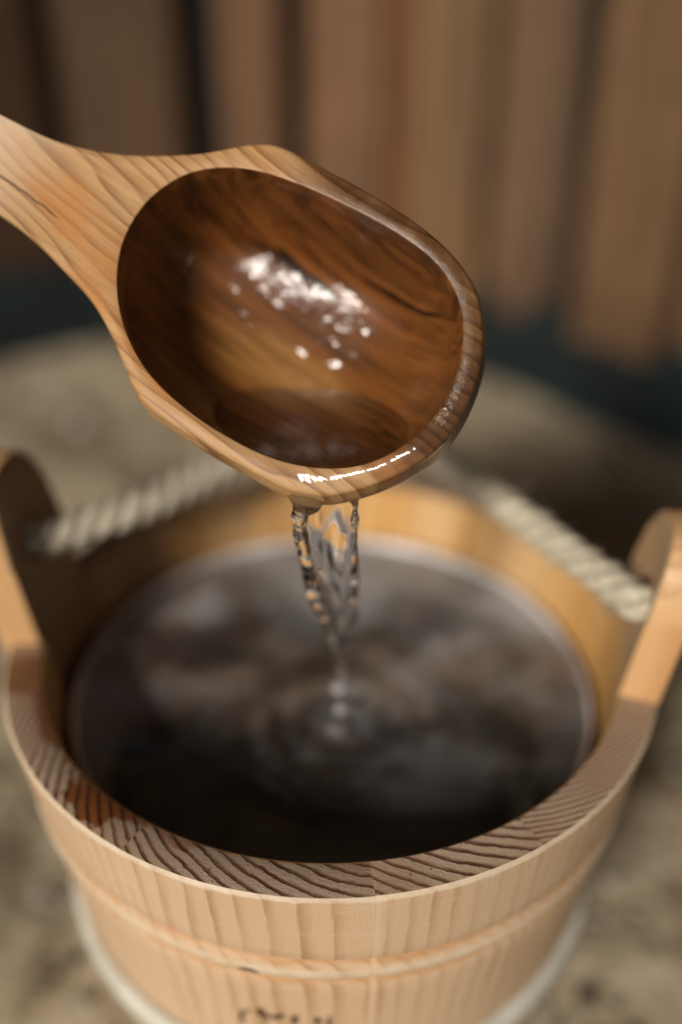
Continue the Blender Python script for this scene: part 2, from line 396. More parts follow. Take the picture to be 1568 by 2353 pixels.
# ------------------------------------------------------------------ unseen roof, inferred from water reflections, added and sized to cut sky light
def box(x0, x1, y0, y1, z0, z1):
    V = [(x, y, z) for z in (z0, z1) for x, y in ((x0, y0), (x1, y0), (x1, y1), (x0, y1))]
    return V, [(3, 2, 1, 0), (4, 5, 6, 7), (0, 1, 5, 4), (1, 2, 6, 5), (2, 3, 7, 6), (3, 0, 4, 7)]
roof = empty('shade_roof', (0, .9, 0), label='unseen dark timber roof on posts, added overhead to hold back sky light', cat='roof')
M_DK = board_mat('shade_roof_board', (.10, .065, .04), (.055, .035, .022))
for i in range(30):
    x0 = -3.0 + i * .2
    v, f = box(x0 + .004, x0 + .196, -2.1, 1.9, 1.95, 1.975); mesh('shade_roof_board', v, f, M_DK, roof, smooth=False)
for y0 in (-1.7, 0, 1.6):
    v, f = box(-3.0, 3.0, y0, y0 + .08, 1.82, 1.947); mesh('shade_roof_beam', v, f, M_DK, roof, smooth=False)
for x0, y0 in ((-2.9, 1.6), (2.82, 1.6), (-2.9, -1.7), (2.82, -1.7)):
    v, f = box(x0, x0 + .08, y0, y0 + .08, -.05, 1.818); mesh('shade_roof_post', v, f, M_DK, roof, smooth=False)

# ------------------------------------------------------------------ bucket
BC = Vector((-.004, .321, .200))            # centre of the rim plane
TAP = .13; ROUT, RIN, HB = .130, .1155, .197
bucket = empty('wooden_bucket', BC, label='round pale pine stave bucket full of water under the ladle', cat='bucket')
def rout(z):                                # z <= 0 below rim (local)
    r = ROUT + TAP * z
    r += .0012 * math.exp(-((z + .0448) / .0030) ** 2) * 1.0
    r -= .0016 * math.exp(-((z + .0384) / .0014) ** 2) + .0016 * math.exp(-((z + .0512) / .0014) ** 2)
    return r
ZO = [0, -.0012, -.004, -.010, -.020, -.030, -.036, -.0371, -.0384, -.0397, -.0412, -.0430, -.0448, -.0466, -.0484, -.0498, -.0512, -.0526, -.054, -.060, -.080, -.110, -.150, -HB]
ANG = [(184.5, 213.3), (213.3, 239.4), (239.4, 276.4), (276.4, 302.1), (302.1, 321), (321, 340), (340, 362), (2, 29), (29, 56), (56, 83), (83, 110), (110, 137), (137, 161), (161, 184.5)]
# pith position (m, bucket axes) and ring pitch (m) of every stave, read off the grain on the rim
PITH = [((-.150, -.190), .0042), ((-.200, -.230), .0046), ((-.140, -.330), .0040), ((-.030, -.420), .0036), ((-.02, -.50), .0026), ((0, -.5), .0028), ((.2, .3), .004),
        ((.3, .2), .004), ((.2, .35), .004), ((.0, .4), .004), ((-.1, .4), .004), ((-.2, .35), .004), ((-.3, .2), .004), ((-.3, .1), .004)]
PITH[0] = ((.005, -.064), .0027); PITH[1] = ((.034, -.071), .0037); PITH[2] = ((.031, -.046), .0038); PITH[3] = ((.065, -.02), .0039); PITH[4] = ((.04, .03), .0022); PITH[5] = ((.03, .04), .0019)
TONE = [.86, .94, 1, .98, 1, .97, .92, 1, .97, 1.03, .97, .86, .62, .60]  # slight stave variation; lowest values paint shade into the left staves
def set_ring(o, pith, pitch, tone=1.0):
    me = o.data; tn = me.attributes.new('tone', 'FLOAT', 'POINT'); tn.data.foreach_set('value', [tone] * len(me.vertices)); a = me.attributes.new('ring', 'FLOAT_VECTOR', 'POINT')
    arr = np.zeros(len(me.vertices) * 3)
    for i, v in enumerate(me.vertices): arr[3 * i:3 * i + 3] = ((v.co.x * ROUT / (ROUT + TAP * v.co.z) - pith[0]) / pitch, (v.co.y * ROUT / (ROUT + TAP * v.co.z) - pith[1]) / pitch, v.co.z / pitch)
    a.data.foreach_set('vector', arr)
G = .010                                     # half joint gap in degrees
for k, (a0, a1) in enumerate(ANG):
    ear = k in (6, 13)
    n = 14
    V, F, mi = [], [], []
    angs = [a0 + G + (a1 - a0 - 2 * G) * i / n for i in range(n + 1)]
    dz = (random.random() - .5) * .0005 if not ear else 0
    dr = (random.random() - .5) * .0002
    def top(a):                              # height of the top edge above the rim plane
        if not ear: return dz
        u = (a - (a0 + a1) / 2) / ((a1 - a0) / 2)
        return .034 + (.036 if k == 13 else .031) * max(0., 1 - abs(u) ** 2.7) ** .55
    prof = []
    for a in angs:
        T = top(a); c, s = math.cos(R(a)), math.sin(R(a)); col_ = []
        zs_up = [T * q for q in (1, .97, .9, .75, .5, .25)] if ear else [dz]
        # outside going down
        ou = []
        for j, z in enumerate(zs_up + ZO[(0 if ear else 1):]):
            r = rout(min(z, 0)) + TAP * max(z, 0) + dr
            if j == 0: r -= .0012
            elif j == 1 and not ear: z -= 0
            ou.append((r, z))
        ins = []
        zi = [-.19, -.13, -.08, -.05, -.03, -.015, -.005, -.0008] + ([T * q for q in (.25, .5, .75, .9, .97, 1)] if ear else [dz])
        for j, z in enumerate(zi):
            r = RIN + TAP * z
            if j == len(zi) - 1: r += .0009
            ins.append((r, z))
        if k == 13: ou = [(q + .0022, z) for q, z in ou]; ins = [(q + .0022, z) for q, z in ins]
        ring = ou + ins                      # outer top .. outer bottom, inner bottom .. inner top
        prof.append([(r * c, r * s, z) for r, z in ring]); no = len(ou)
    m_ = len(prof[0])
    for p in prof: V += p
    for i in range(n):
        for j in range(m_):
            j2 = (j + 1) % m_
            F.append((i * m_ + j, i * m_ + j2, (i + 1) * m_ + j2, (i + 1) * m_ + j))
            mi.append((3 if ear else 0) if j == m_ - 1 else (1 if j < no else 2))
    for i in (0, n):
        f = [i * m_ + j for j in range(m_)]
        F.append(f if i else f[::-1]); mi.append(3)
    # extra subdivision across the rim is not needed: the grain comes from the ring attribute
    o = mesh('stave', V, F, [M_END, M_OUT, M_IN, M_EDGE], bucket, mi=mi)
    recalc(o)
    me = o.data
    bm = bmesh.new(); bm.from_mesh(me)
    for e in bm.edges:
        if len(e.link_faces) == 2 and e.calc_face_angle(0) > R(38): e.smooth = False
    bm.to_mesh(me); bm.free()
    if ear:
        o['label'] = 'tall lug stave with rounded top and rope hole at the %s of the bucket' % ('right' if k == 6 else 'left')
        # rope hole
        am = R((a0 + a1) / 2); HZ = .033
        cyl = bmesh.new(); bmesh.ops.create_cone(cyl, cap_ends=True, segments=24, radius1=.0085, radius2=.0085, depth=.06)
        cm = bpy.data.meshes.new('cut'); cyl.to_mesh(cm); cyl.free()
        co = bpy.data.objects.new('cut', cm); col.objects.link(co)
        rm = (ROUT + RIN) / 2 + TAP * HZ
        co.location = BC + Vector((rm * math.cos(am), rm * math.sin(am), HZ))
        co.rotation_euler = Vector((math.cos(am), math.sin(am), 0)).to_track_quat('Z', 'Y').to_euler()
        for mm in o.data.materials: cm.materials.append(mm)
        bpy.context.view_layer.update()
        md = o.modifiers.new('b', 'BOOLEAN'); md.operation = 'DIFFERENCE'; md.object = co; md.solver = 'EXACT'
        dg = bpy.context.evaluated_depsgraph_get(); nm = bpy.data.meshes.new_from_object(o.evaluated_get(dg))
        o.modifiers.clear(); o.data = nm; bpy.data.objects.remove(co)
    set_ring(o, *PITH[k], TONE[k])

def revolve(name, prof, mats, parent, n=128, closed=True, **k):
    V, F = [], []
    for i in range(n):
        a = 2 * math.pi * i / n
        for r, z in prof: V.append((r * math.cos(a), r * math.sin(a), z))
    m_ = len(prof)
    for i in range(n):
        for j in range(m_ if closed else m_ - 1):
            j2 = (j + 1) % m_; i2 = (i + 1) % n
            F.append((i * m_ + j, i2 * m_ + j, i2 * m_ + j2, i * m_ + j2))
    o = mesh(name, V, F, mats, parent, **k); recalc(o); return o
# cream hoop round the lower body
hp = []
for t in np.linspace(0, 1, 9): hp.append((ROUT - TAP * (.113 + .019 * t) + .0035 + .0022 * math.sin(math.pi * t), -(.113 + .019 * t)))
hp += [(ROUT - TAP * .132 - .0004, -.1325), (ROUT - TAP * .1125 - .0004, -.1125)]
revolve('hoop', hp, M_HOOP, bucket)
# bucket floor
fl = [(0.0001, -.180), (.0915, -.180), (.0915, -.192), (.0001, -.192)]
revolve('floor_disc', fl, M_IN, bucket, closed=False)
# burnt lettering cut off by the lower edge of the picture: strokes branded into the front stave
def brand(x0, y0, x1, y1, w_):
    """flat branded stroke from pixel to pixel laid 0.2 mm proud on the outer surface"""
    def hit(x, y):
        d = ray(x, y); o = CAMP - BC
        lo = None
        for i in range(4000):
            t = .2 + i * .0001; p = o + d * t
            if p.z < 0 and math.hypot(p.x, p.y) <= ROUT + TAP * p.z + .0002: return p
        return None
    V, F = [], []
    N = 8
    for i in range(N + 1):
        t = i / N; x = x0 + (x1 - x0) * t; y = y0 + (y1 - y0) * t + 3 * math.sin(3.1 * t)
        p = hit(x, y)
        if p is None: return V, F
        q = Vector((-(y1 - y0), x1 - x0, 0)).normalized() * w_ * .5 * (.75 + .35 * math.sin(7 * t + x0))
        a_, b_ = hit(x + q.x, y + q.y), hit(x - q.x, y - q.y)
        if a_ is None or b_ is None: return V, F
        V += [a_, b_]
        if i: F.append((2 * i - 2, 2 * i - 1, 2 * i + 1, 2 * i))
    return V, F
V, F = [], []
for s_ in [(556, 2322, 556, 2348, 14), (548, 2326, 575, 2321, 7), (590, 2319, 620, 2336, 17), (620, 2337, 655, 2332, 13), (605, 2338, 612, 2356, 9), (676, 2333, 677, 2356, 16), (664, 2338, 690, 2336, 7), (728, 2337, 729, 2358, 11), (757, 2336, 758, 2358, 12), (729, 2340, 757, 2350, 5)]:
    v, f = brand(*s_); o_ = len(V); V += v; F += [tuple(i + o_ for i in q) for q in f]
mesh('branded_lettering', V, F, M_BURN, bucket)

# rope handle ------------------------------------------------------------
rope = mesh('rope_handle', [(0, 0, 0)], [], M_HOOP, bucket) if False else None
def cat(pts, n):
    out = []
    P = [pts[0] * 2 - pts[1]] + list(pts) + [pts[-1] * 2 - pts[-2]]
    for i in range(1, len(P) - 2):
        for j in range(n):
            t = j / n; a, b, c, d = P[i - 1], P[i], P[i + 1], P[i + 2]
            out.append(.5 * ((2 * b) + (c - a) * t + (2 * a - 5 * b + 4 * c - d) * t * t + (3 * b - a - 3 * c + d) * t ** 3))
    out.append(P[-2].copy()); return out
def rpt(ang, r, z): return Vector((r * math.cos(R(ang)), r * math.sin(R(ang)), z))
def rpx(x, y, z):                            # point of a pixel on the level z above the rim plane
    d = ray(x, y); t = (BC.z + z - CAMZ) / d.z; return CAMP + d * t - BC
rp = cat([rpt(-9.5, .150, .036), rpt(-9.5, .134, .034), rpx(1482, 1392, .033), rpx(1410, 1345, .033), rpx(1310, 1272, .033), rpx(1200, 1192, .033), rpx(1095, 1114, .034), rpx(1000, 1050, .035), rpx(890, 1002, .036), rpx(770, 985, .036), rpx(640, 1012, .035), rpx(520, 1072, .034), rpx(400, 1130, .033), rpx(300, 1172, .033), rpx(190, 1207, .033), rpx(100, 1236, .033), rpt(172.5, .134, .034), rpt(172.5, .150, .036)], 26)
def rope_mat():
    m = NT('hemp_rope'); oc = m.coord()
    a = m.noise(oc, 260, 4, .6); b = m.noise(oc, 1300, 3, .7)
    c = m.mix(m.rng(a, .35, .65, 0, 1), (.68, .62, .49), (.46, .39, .27))
    return m.P(base=c, rough=.85, normal=m.bump(m.math('ADD', a, b), .0008, .9))
M_ROPE = rope_mat()
def tube(path, rad, seg=10):
    V, F = [], []; N = len(path); up = Vector((0, 0, 1))
    for i, p in enumerate(path):
        t = (path[min(i + 1, N - 1)] - path[max(i - 1, 0)]).normalized()
        s = t.cross(up).normalized(); u = s.cross(t)
        r = rad(i / (N - 1)) if callable(rad) else rad
        for j in range(seg):
            a = 2 * math.pi * j / seg; V.append(p + (s * math.cos(a) + u * math.sin(a)) * r)
    for i in range(N - 1):
        for j in range(seg):
            j2 = (j + 1) % seg; F.append((i * seg + j, i * seg + j2, (i + 1) * seg + j2, (i + 1) * seg + j))
    F += [tuple(range(seg))[::-1], tuple((N - 1) * seg + j for j in range(seg))]
    return V, F
def strand(path, ph, off, rad, lay):
    out = []; N = len(path); up = Vector((0, 0, 1)); L = 0
    for i, p in enumerate(path):
        if i: L += (p - path[i - 1]).length
        t = (path[min(i + 1, N - 1)] - path[max(i - 1, 0)]).normalized()
        s = t.cross(up).normalized(); u = s.cross(t); a = ph + L / lay * 2 * math.pi
        out.append(p + (s * math.cos(a) + u * math.sin(a)) * off)
    return tube(out, lambda t: rad * (1 + .16 * noise.noise(Vector((t * 60, ph, 0)))))
core = tube(rp, .0035)
rh = mesh('rope_handle', core[0], core[1], M_ROPE, bucket, label='thick cream twisted rope handle lying back over the rim')
for k in range(3):
    v, f = strand(rp, k * 2 * math.pi / 3, .0037, .0038, .030)
    mesh('strand', v, f, M_ROPE, rh)
# frayed fibres
V, F = [], []; rnd = random.Random(3)
for k in range(700):
    i = rnd.randrange(30, len(rp) - 30); p = rp[i]; d = Vector((rnd.gauss(0, 1), rnd.gauss(0, 1), rnd.gauss(.3, 1))).normalized()
    L = rnd.uniform(.004, .010); b = Vector((rnd.gauss(0, 1), rnd.gauss(0, 1), rnd.gauss(0, 1))).normalized() * .003
    v, f = tube([p + d * (.0055 + L * .7 * t) + b * t * t for t in (0, .35, .7, 1)], .00011, 3); o_ = len(V); V += v; F += [tuple(j + o_ for j in q) for q in f]
mesh('rope_fibre', V, F, M_ROPE, rh, kind='stuff')
for ang in (-9, 172.5):                      # stopper knots outside the lugs
    kp = []
    for i in range(60):
        t = i / 59 * 4 * math.pi; kp.append(rpt(ang, .1, 0) * 0 + Vector((0, 0, 0)) + Vector((math.cos(t) * (.0075 + .002 * math.sin(t * 1.5)), math.sin(t) * .0085, (i / 59 - .5) * .012)))
    q = Vector((math.cos(R(ang)), math.sin(R(ang)), 0)).to_track_quat('Z', 'Y').to_matrix()
    kp = [q @ p + rpt(ang, .1455, .034) for p in kp]
    v, f = tube(kp, .0046, 10); mesh('knot', v, f, M_ROPE, rh)

# plastic liner and water ---------------------------------------------------
WZ = -.0305
liner = revolve('plastic_liner', [(.1085, -.0275), (.1078, -.0262), (.1066, -.0268), (.1055, -.040), (.0985, -.105), (.0935, -.150), (.090, -.1535), (.0002, -.154), (.0002, -.1555), (.091, -.155), (.0948, -.1505), (.1066, -.041), (.1083, -.030)], M_LINER, None, closed=True, label='pale grey plastic liner tub sitting inside the wooden bucket', cat='liner')
liner.location = BC
liner.data.materials.append(simple('dark_liner_floor', (.24, .23, .17), .6, (.12, .12, .09), 60))
for p_ in liner.data.polygons:
    if p_.center.z < -.12: p_.material_index = 1
def bucket_water():
    V, F = [], []; NR, NA = 150, 180; RW = .1058
    imp = Vector((.0024, -.0250))           # where the stream lands
    for i in range(NR + 1):
        r = RW * (i / NR)
        for j in range(NA):
            a = 2 * math.pi * j / NA; x, y = r * math.cos(a), r * math.sin(a)
            d = math.hypot(x - imp.x, y - imp.y)
            z = .0009 * (1 + 1.3 * noise.noise(Vector((x * 24, y * 24, 9)))) * (1.35 if y < imp.y else 1.35 - min(1, (y - imp.y) / .02) * .8) * math.cos((d - .0) * 2 * math.pi / .0145) * math.exp(-((d - .026) / .018) ** 2)
            z += .0012 * math.exp(-(d / .004) ** 2) - .0008 * math.exp(-((d - .008) / .004) ** 2)
            z += .0022 * noise.noise(Vector((x * 26, y * 26, 1))) + .0006 * noise.noise(Vector((x * 80, y * 80, 4)))
            z += .0009 * max(0, (i / NR - .97) / .03) ** 2
            V.append((x, y, WZ + z))
    for i in range(NR):
        for j in range(NA):
            j2 = (j + 1) % NA; F.append((i * NA + j, (i + 1) * NA + j, (i + 1) * NA + j2, i * NA + j2))
    # body down into the liner walls (slightly inside the plastic so no air film is left)
    prof = [(.1060, -.037), (.0945, -.145), (.0935, -.1515), (.0003, -.1545)]
    b0 = NR * NA
    for r, z in prof:
        o_ = len(V)
        for j in range(NA): V.append((r * math.cos(2 * math.pi * j / NA), r * math.sin(2 * math.pi * j / NA), z))
        for j in range(NA):
            j2 = (j + 1) % NA; F.append((b0 + j, o_ + j, o_ + j2, b0 + j2))
        b0 = o_
    F.append([b0 + j for j in range(NA)])
    m = NT('bucket_water_clear'); m.P(base=(1, 1, 1), rough=.0, trans=1.0, ior=1.333)
    oc = m.coord()
    fn = m.noise(m.map(oc, (22, 30, 22), loc=(1.3, .4, 0)), 1.0, 4, .6)
    fw = m.rng(m.sep(oc)[1], -.055, .015, .22, 1)
    df = m.node('BsdfDiffuse', {'Color': m.mix(m.rng(m.noise(oc, 16, 3, .6), .4, .6, 0, 1), (.50, .49, .49), (.36, .27, .21))})
    ms = m.node('MixShader', {0: m.math('MULTIPLY', fw, m.rng(fn, .36, .64, .12, .58)), 1: m.b.outputs[0], 2: df.outputs[0]})  # pale and brown patches mixed in to stand for reflections on the water
    m.l.new(ms.outputs[0], m.out.inputs['Surface'])
    va = m.node('VolumeAbsorption', {'Color': (.46, .42, .33, 1), 'Density': 7.5}); m.l.new(va.outputs[0], m.out.inputs['Volume'])
    o = mesh('bucket_water', V, F, m.m, None, label='dark rippled water filling the liner inside the bucket', cat='water')
    o.location = BC; recalc(o)
bucket_water()

# ------------------------------------------------------------------ ladle
def dep(x, y): return 1 / (3.3 + 8.9e-5 * (x - 720) + 1.67e-4 * (y - 1140))
def LW(x, y): return at_depth(x, y, dep(x, y))
O = LW(670, 730); A_, B_ = LW(270, 430), LW(1060, 1010); C_, D_ = LW(1000, 400), LW(340, 1060)
nL = (B_ - A_).cross(C_ - D_).normalized()
if nL.dot(CAMP - O) < 0: nL = -nL
uL = (B_ - A_).normalized(); vL = nL.cross(uL).normalized(); uL = vL.cross(nL)
ML = Matrix((uL, vL, nL)).transposed().to_4x4(); ML.translation = O; MLi = ML.inverted()
def L2(x, y): p = MLi @ LW(x, y); return (p.x, p.y)
INN = [(430, 398), (390, 419), (345, 455), (310, 500), (285, 550), (273, 600), (270, 650), (275, 705), (290, 762), (315, 815), (350, 865), (400, 915), (460, 962), (520, 1000), (580, 1032), (640, 1056), (700, 1070), (750, 1075), (800, 1073), (850, 1062), (900, 1040), (950, 1005), (990, 965), (1025, 915), (1048, 860), (1060, 810), (1064, 760), (1058, 710), (1040, 660), (1010, 615), (970, 577), (920, 541), (860, 506), (800, 475), (740, 447), (680, 421), (620, 400), (570, 388), (520, 384), (470, 388)]
OUT_H = [(400, 351), (330, 352), (260, 347), (180, 334), (110, 314), (50, 289), (0, 265), (-100, 213), (-220, 140), (-400, 25), (-640, -125), (-800, -235), (-850, -240), (-885, -205), (-890, -150), (-855, -95), (-640, 60), (-430, 195), (-260, 305), (-150, 385), (-60, 450), (0, 492), (40, 518), (90, 562), (130, 602), (160, 634), (195, 668), (225, 712), (250, 757), (272, 806)]
OUT_B = [(272, 806), (290, 852), (306, 890), (326, 920), (352, 946), (390, 970), (440, 1001), (500, 1038), (560, 1072), (610, 1100), (655, 1122), (700, 1134), (750, 1139), (800, 1130), (850, 1116), (900, 1096), (948, 1072), (996, 1040), (1034, 998), (1068, 944), (1093, 886), (1108, 828), (1113, 770), (1109, 720), (1098, 672), (1076, 628), (1042, 582), (994, 537), (935, 493), (876, 456), (816, 421), (757, 390), (698, 357), (645, 333), (610, 326), (560, 329), (510, 339), (460, 347), (400, 351)]
def resamp(P, n, smooth=True):
    P = [Vector((a, b, 0)) for a, b in P]; Q = cat(P, 12)
    L = [0]
    for i in range(1, len(Q)): L.append(L[-1] + (Q[i] - Q[i - 1]).length)
    s = np.linspace(0, L[-1], n + 1)
    return np.c_[np.interp(s, L, [q.x for q in Q]), np.interp(s, L, [q.y for q in Q])][:-1]
innL = [L2(*p) for p in INN]
iA, iZ = 0, 8                                # handle sector of the inner curve
NH, NB = 150, 300
inn = np.vstack([resamp(innL[iA:iZ + 1], NH), resamp(innL[iZ:] + [innL[0]], NB)])
out = np.vstack([resamp([L2(*p) for p in OUT_H], NH), resamp([L2(*p) for p in OUT_B], NB)])
# inner curve: closed smoothing
def csm(a, k):
    for _ in range(k): a = (np.roll(a, 1, 0) + a * 2 + np.roll(a, -1, 0)) / 4
    return a
inn = csm(inn, 12)
NP = NH + NB
cen = inn.mean(0)
# belly curve: inner curve pushed outwards by the wall thickness
tan = np.roll(inn, -1, 0) - np.roll(inn, 1, 0); nrm = np.c_[tan[:, 1], -tan[:, 0]]; nrm /= np.linalg.norm(nrm, axis=1)[:, None]
if ((inn - cen) * nrm).sum() < 0: nrm = -nrm
bel = inn + nrm * .0075
wH = np.zeros(NP)                            # 1 in the middle of the handle sector
ii = np.arange(NP); wH[:NH] = 1; wH = csm(csm(wH[:, None], 400), 400)[:, 0]; wH = np.clip(wH * 1.15, 0, 1)
DEP = .044
def lift(p):                                 # slight sweep of the handle out of the rim plane
    d = np.clip(-(p[:, 0] + .075), 0, None); return 0.10 * d ** 2 * 10 * .3
rings = []
for s in np.concatenate([[0.001], np.linspace(.06, .9, 22), [.93, .955, .975, .99, 1.0]]):
    rings.append((cen + (inn - cen) * s + np.array([-.009, .004]) * (1 - s * s), -DEP * (1 - s ** 3.4) ** .5 - .0006, 'in'))
n_in = len(rings)
for e, z in ((.0002, -.0002), (.0006, 0.0)): rings.append((inn + nrm * e, z, 'top'))
o_t = csm(out, 3)
to = np.roll(o_t, -1, 0) - np.roll(o_t, 1, 0); no_ = np.c_[to[:, 1], -to[:, 0]]; no_ /= np.linalg.norm(no_, axis=1)[:, None]
if ((o_t - cen) * no_)[NH:].sum() < 0: no_ = -no_
no_ = csm(no_, 60); no_ /= np.linalg.norm(no_, axis=1)[:, None]
lipm = np.exp(-(((o_t - np.array(L2(860, 1100))) ** 2).sum(1) / .030 ** 2))
for t in np.linspace(.08, 1, 12):
    a = inn + nrm * .0006; b = o_t - no_ * .0016
    crown = (.0003 + .0002 * lipm) * math.sin(math.pi * t) - lipm * .0007 * t
    rings.append((a * (1 - t) + b * t, crown, 'top'))
for a in (25, 50, 75, 90):
    rr_ = .0016; rings.append((o_t - no_ * rr_ * (1 - math.sin(R(a))), -rr_ * (1 - math.cos(R(a))) - lipm * .0007, 'side'))
TH = .013
# side and underside
side = []
for q in np.linspace(.12, 1, 9):
    z_h = -TH * q; _ = 0; p_h = o_t - no_ * (.004 * q ** 3)
    a = q * 42; k_ = .018
    p_b = o_t - no_ * (.0055 * q ** 2 - .0024 * math.sin(math.pi * q)); z_b = -.0016 - .0007 * lipm - .0245 * q
    W_ = wH[:, None]
    side.append((p_h * W_ + p_b * (1 - W_), (z_h * wH + z_b * (1 - wH)), 'under'))
rings += side
last_p, last_z = side[-1][0], side[-1][1]
for s in np.linspace(.93, .0, 15):
    # underside: from side to belly and in to the bottom
    tgt_b = cen + (bel - cen) * (.93 * s)
    W_ = wH[:, None] * s
    zb = -(DEP + .0085) * (1 - s ** 2.6) ** .55 - .018 * s ** 6
    t = 1 - s
    k_ = min(1, t / .35)
    p = last_p * (1 - k_) + (cen + (bel - cen) * s) * k_
    z = last_z * (1 - k_) + np.minimum(-(DEP + .0085) * (1 - s ** 2.6) ** .5, last_z) * k_
    rings.append((p, z, 'under'))
V = []; F = []; regs = []
for (p, z, reg) in rings:
    z = np.broadcast_to(z, (NP,)) + (lift(p) if reg != 'in' else 0)
    for i in range(NP): V.append((p[i, 0], p[i, 1], z[i]))
    regs.append(reg)
for r in range(len(rings) - 1):
    for i in range(NP):
        j = (i + 1) % NP; F.append((r * NP + i, r * NP + j, (r + 1) * NP + j, (r + 1) * NP + i))
F.append(list(range(NP))); q = (len(rings) - 1) * NP; F.append([q + i for i in range(NP)][::-1])
bm = bmesh.new(); bv = [bm.verts.new(v) for v in V]
ring_of = {}
for k, f in enumerate(F):
    try: fc = bm.faces.new([bv[i] for i in f])
    except ValueError: continue
    fc.smooth = True
    fc.material_index = 1 if min(f) // NP < n_in and k != len(F) - 1 and max(f) // NP <= n_in else 0
bmesh.ops.recalc_face_normals(bm, faces=bm.faces)
# gentle hand-carved unevenness
for v in bm.verts:
    d = noise.noise(v.co * 55) * .00035 + noise.noise(v.co * 20 + Vector((5, 1, 2))) * .0006
    v.co.z += d
bm.normal_update()
me = bpy.data.meshes.new('tmp'); bm.to_mesh(me); bm.free()
NRM = [tuple(v.normal) for v in me.vertices]
ladle = empty('wooden_ladle', (0, 0, 0), label='carved wooden ladle with wet brown bowl pouring water over the bucket', cat='ladle')
ladle.matrix_world = ML
def piece(name, test, parent, mats):
    fs = [p for p in me.polygons if test(p)]
    ids = sorted({i for p in fs for i in p.vertices}); mp = {a: b for b, a in enumerate(ids)}
    o = mesh(name, [me.vertices[i].co[:] for i in ids], [[mp[i] for i in p.vertices] for p in fs], mats, parent, mi=[min(p.material_index, len(mats) - 1) for p in fs])
    o.data.normals_split_custom_set_from_vertices([NRM[i] for i in ids])
    return o
XC = -.066
isb = lambda p: p.material_index == 1
ish = lambda p: (not isb(p)) and p.center.x < XC
hollow = piece('hollow', isb, None, [M_LADW])
bowl = piece('bowl', lambda p: not isb(p) and not ish(p), ladle, [M_LAD])
hollow.data.materials.clear(); hollow.data.materials.append(M_LADW)
hollow.parent = bowl
handle = piece('handle', ish, ladle, [M_LAD])
bpy.data.meshes.remove(me)

# water left in the bowl of the ladle, level in the world
def ladle_water():
    bm = bmesh.new(); vv = []
    zr = []
    for s in np.concatenate([[.001], np.linspace(.06, .9, 22), [.93, .955, .975, .99, 1.0]]):
        p = cen + (inn - cen) * s * 1.006 + np.array([-.009, .004]) * (1 - s * s); z = -DEP * (1 - s ** 3.4) ** .5 - .0012
        vv.append([bm.verts.new(ML @ Vector((p[i, 0], p[i, 1], z if s < 1 else .004))) for i in range(0, NP, 2)])
    n = len(vv[0])
    for r in range(len(vv) - 1):
        for i in range(n): bm.faces.new((vv[r][i], vv[r][(i + 1) % n], vv[r + 1][(i + 1) % n], vv[r + 1][i]))
    bm.faces.new(vv[0][::-1]); bm.faces.new(vv[-1])
    low = min((ML @ Vector((inn[i, 0], inn[i, 1], 0))).z for i in range(NP))
    zl = low + .0004
    bmesh.ops.recalc_face_normals(bm, faces=bm.faces)
    g = bm.verts[:] + bm.edges[:] + bm.faces[:]
    res = bmesh.ops.bisect_plane(bm, geom=g, plane_co=(0, 0, zl), plane_no=(0, 0, 1), clear_outer=True)
    ed = [e for e in res['geom_cut'] if isinstance(e, bmesh.types.BMEdge)]
    bmesh.ops.holes_fill(bm, edges=bm.edges[:], sides=0)
    for f in bm.faces: f.smooth = abs(f.normal.z) < .99
    bmesh.ops.recalc_face_normals(bm, faces=bm.faces)
    me = bpy.data.meshes.new('ladle_water'); bm.to_mesh(me); bm.free()
    m = NT('ladle_water_clear'); m.P(base=(.97, .96, .94), rough=0.0, trans=1.0, ior=1.333, normal=m.bump(m.noise(m.coord(), 40, 1), .0001, 1.0))
    me.materials.append(m.m)
    o = bpy.data.objects.new('ladle_water', me); col.objects.link(o)
    tag(o, 'shallow clear water lying in the lower side of the ladle bowl', 'water')
    return zl
ZLIP = ladle_water()

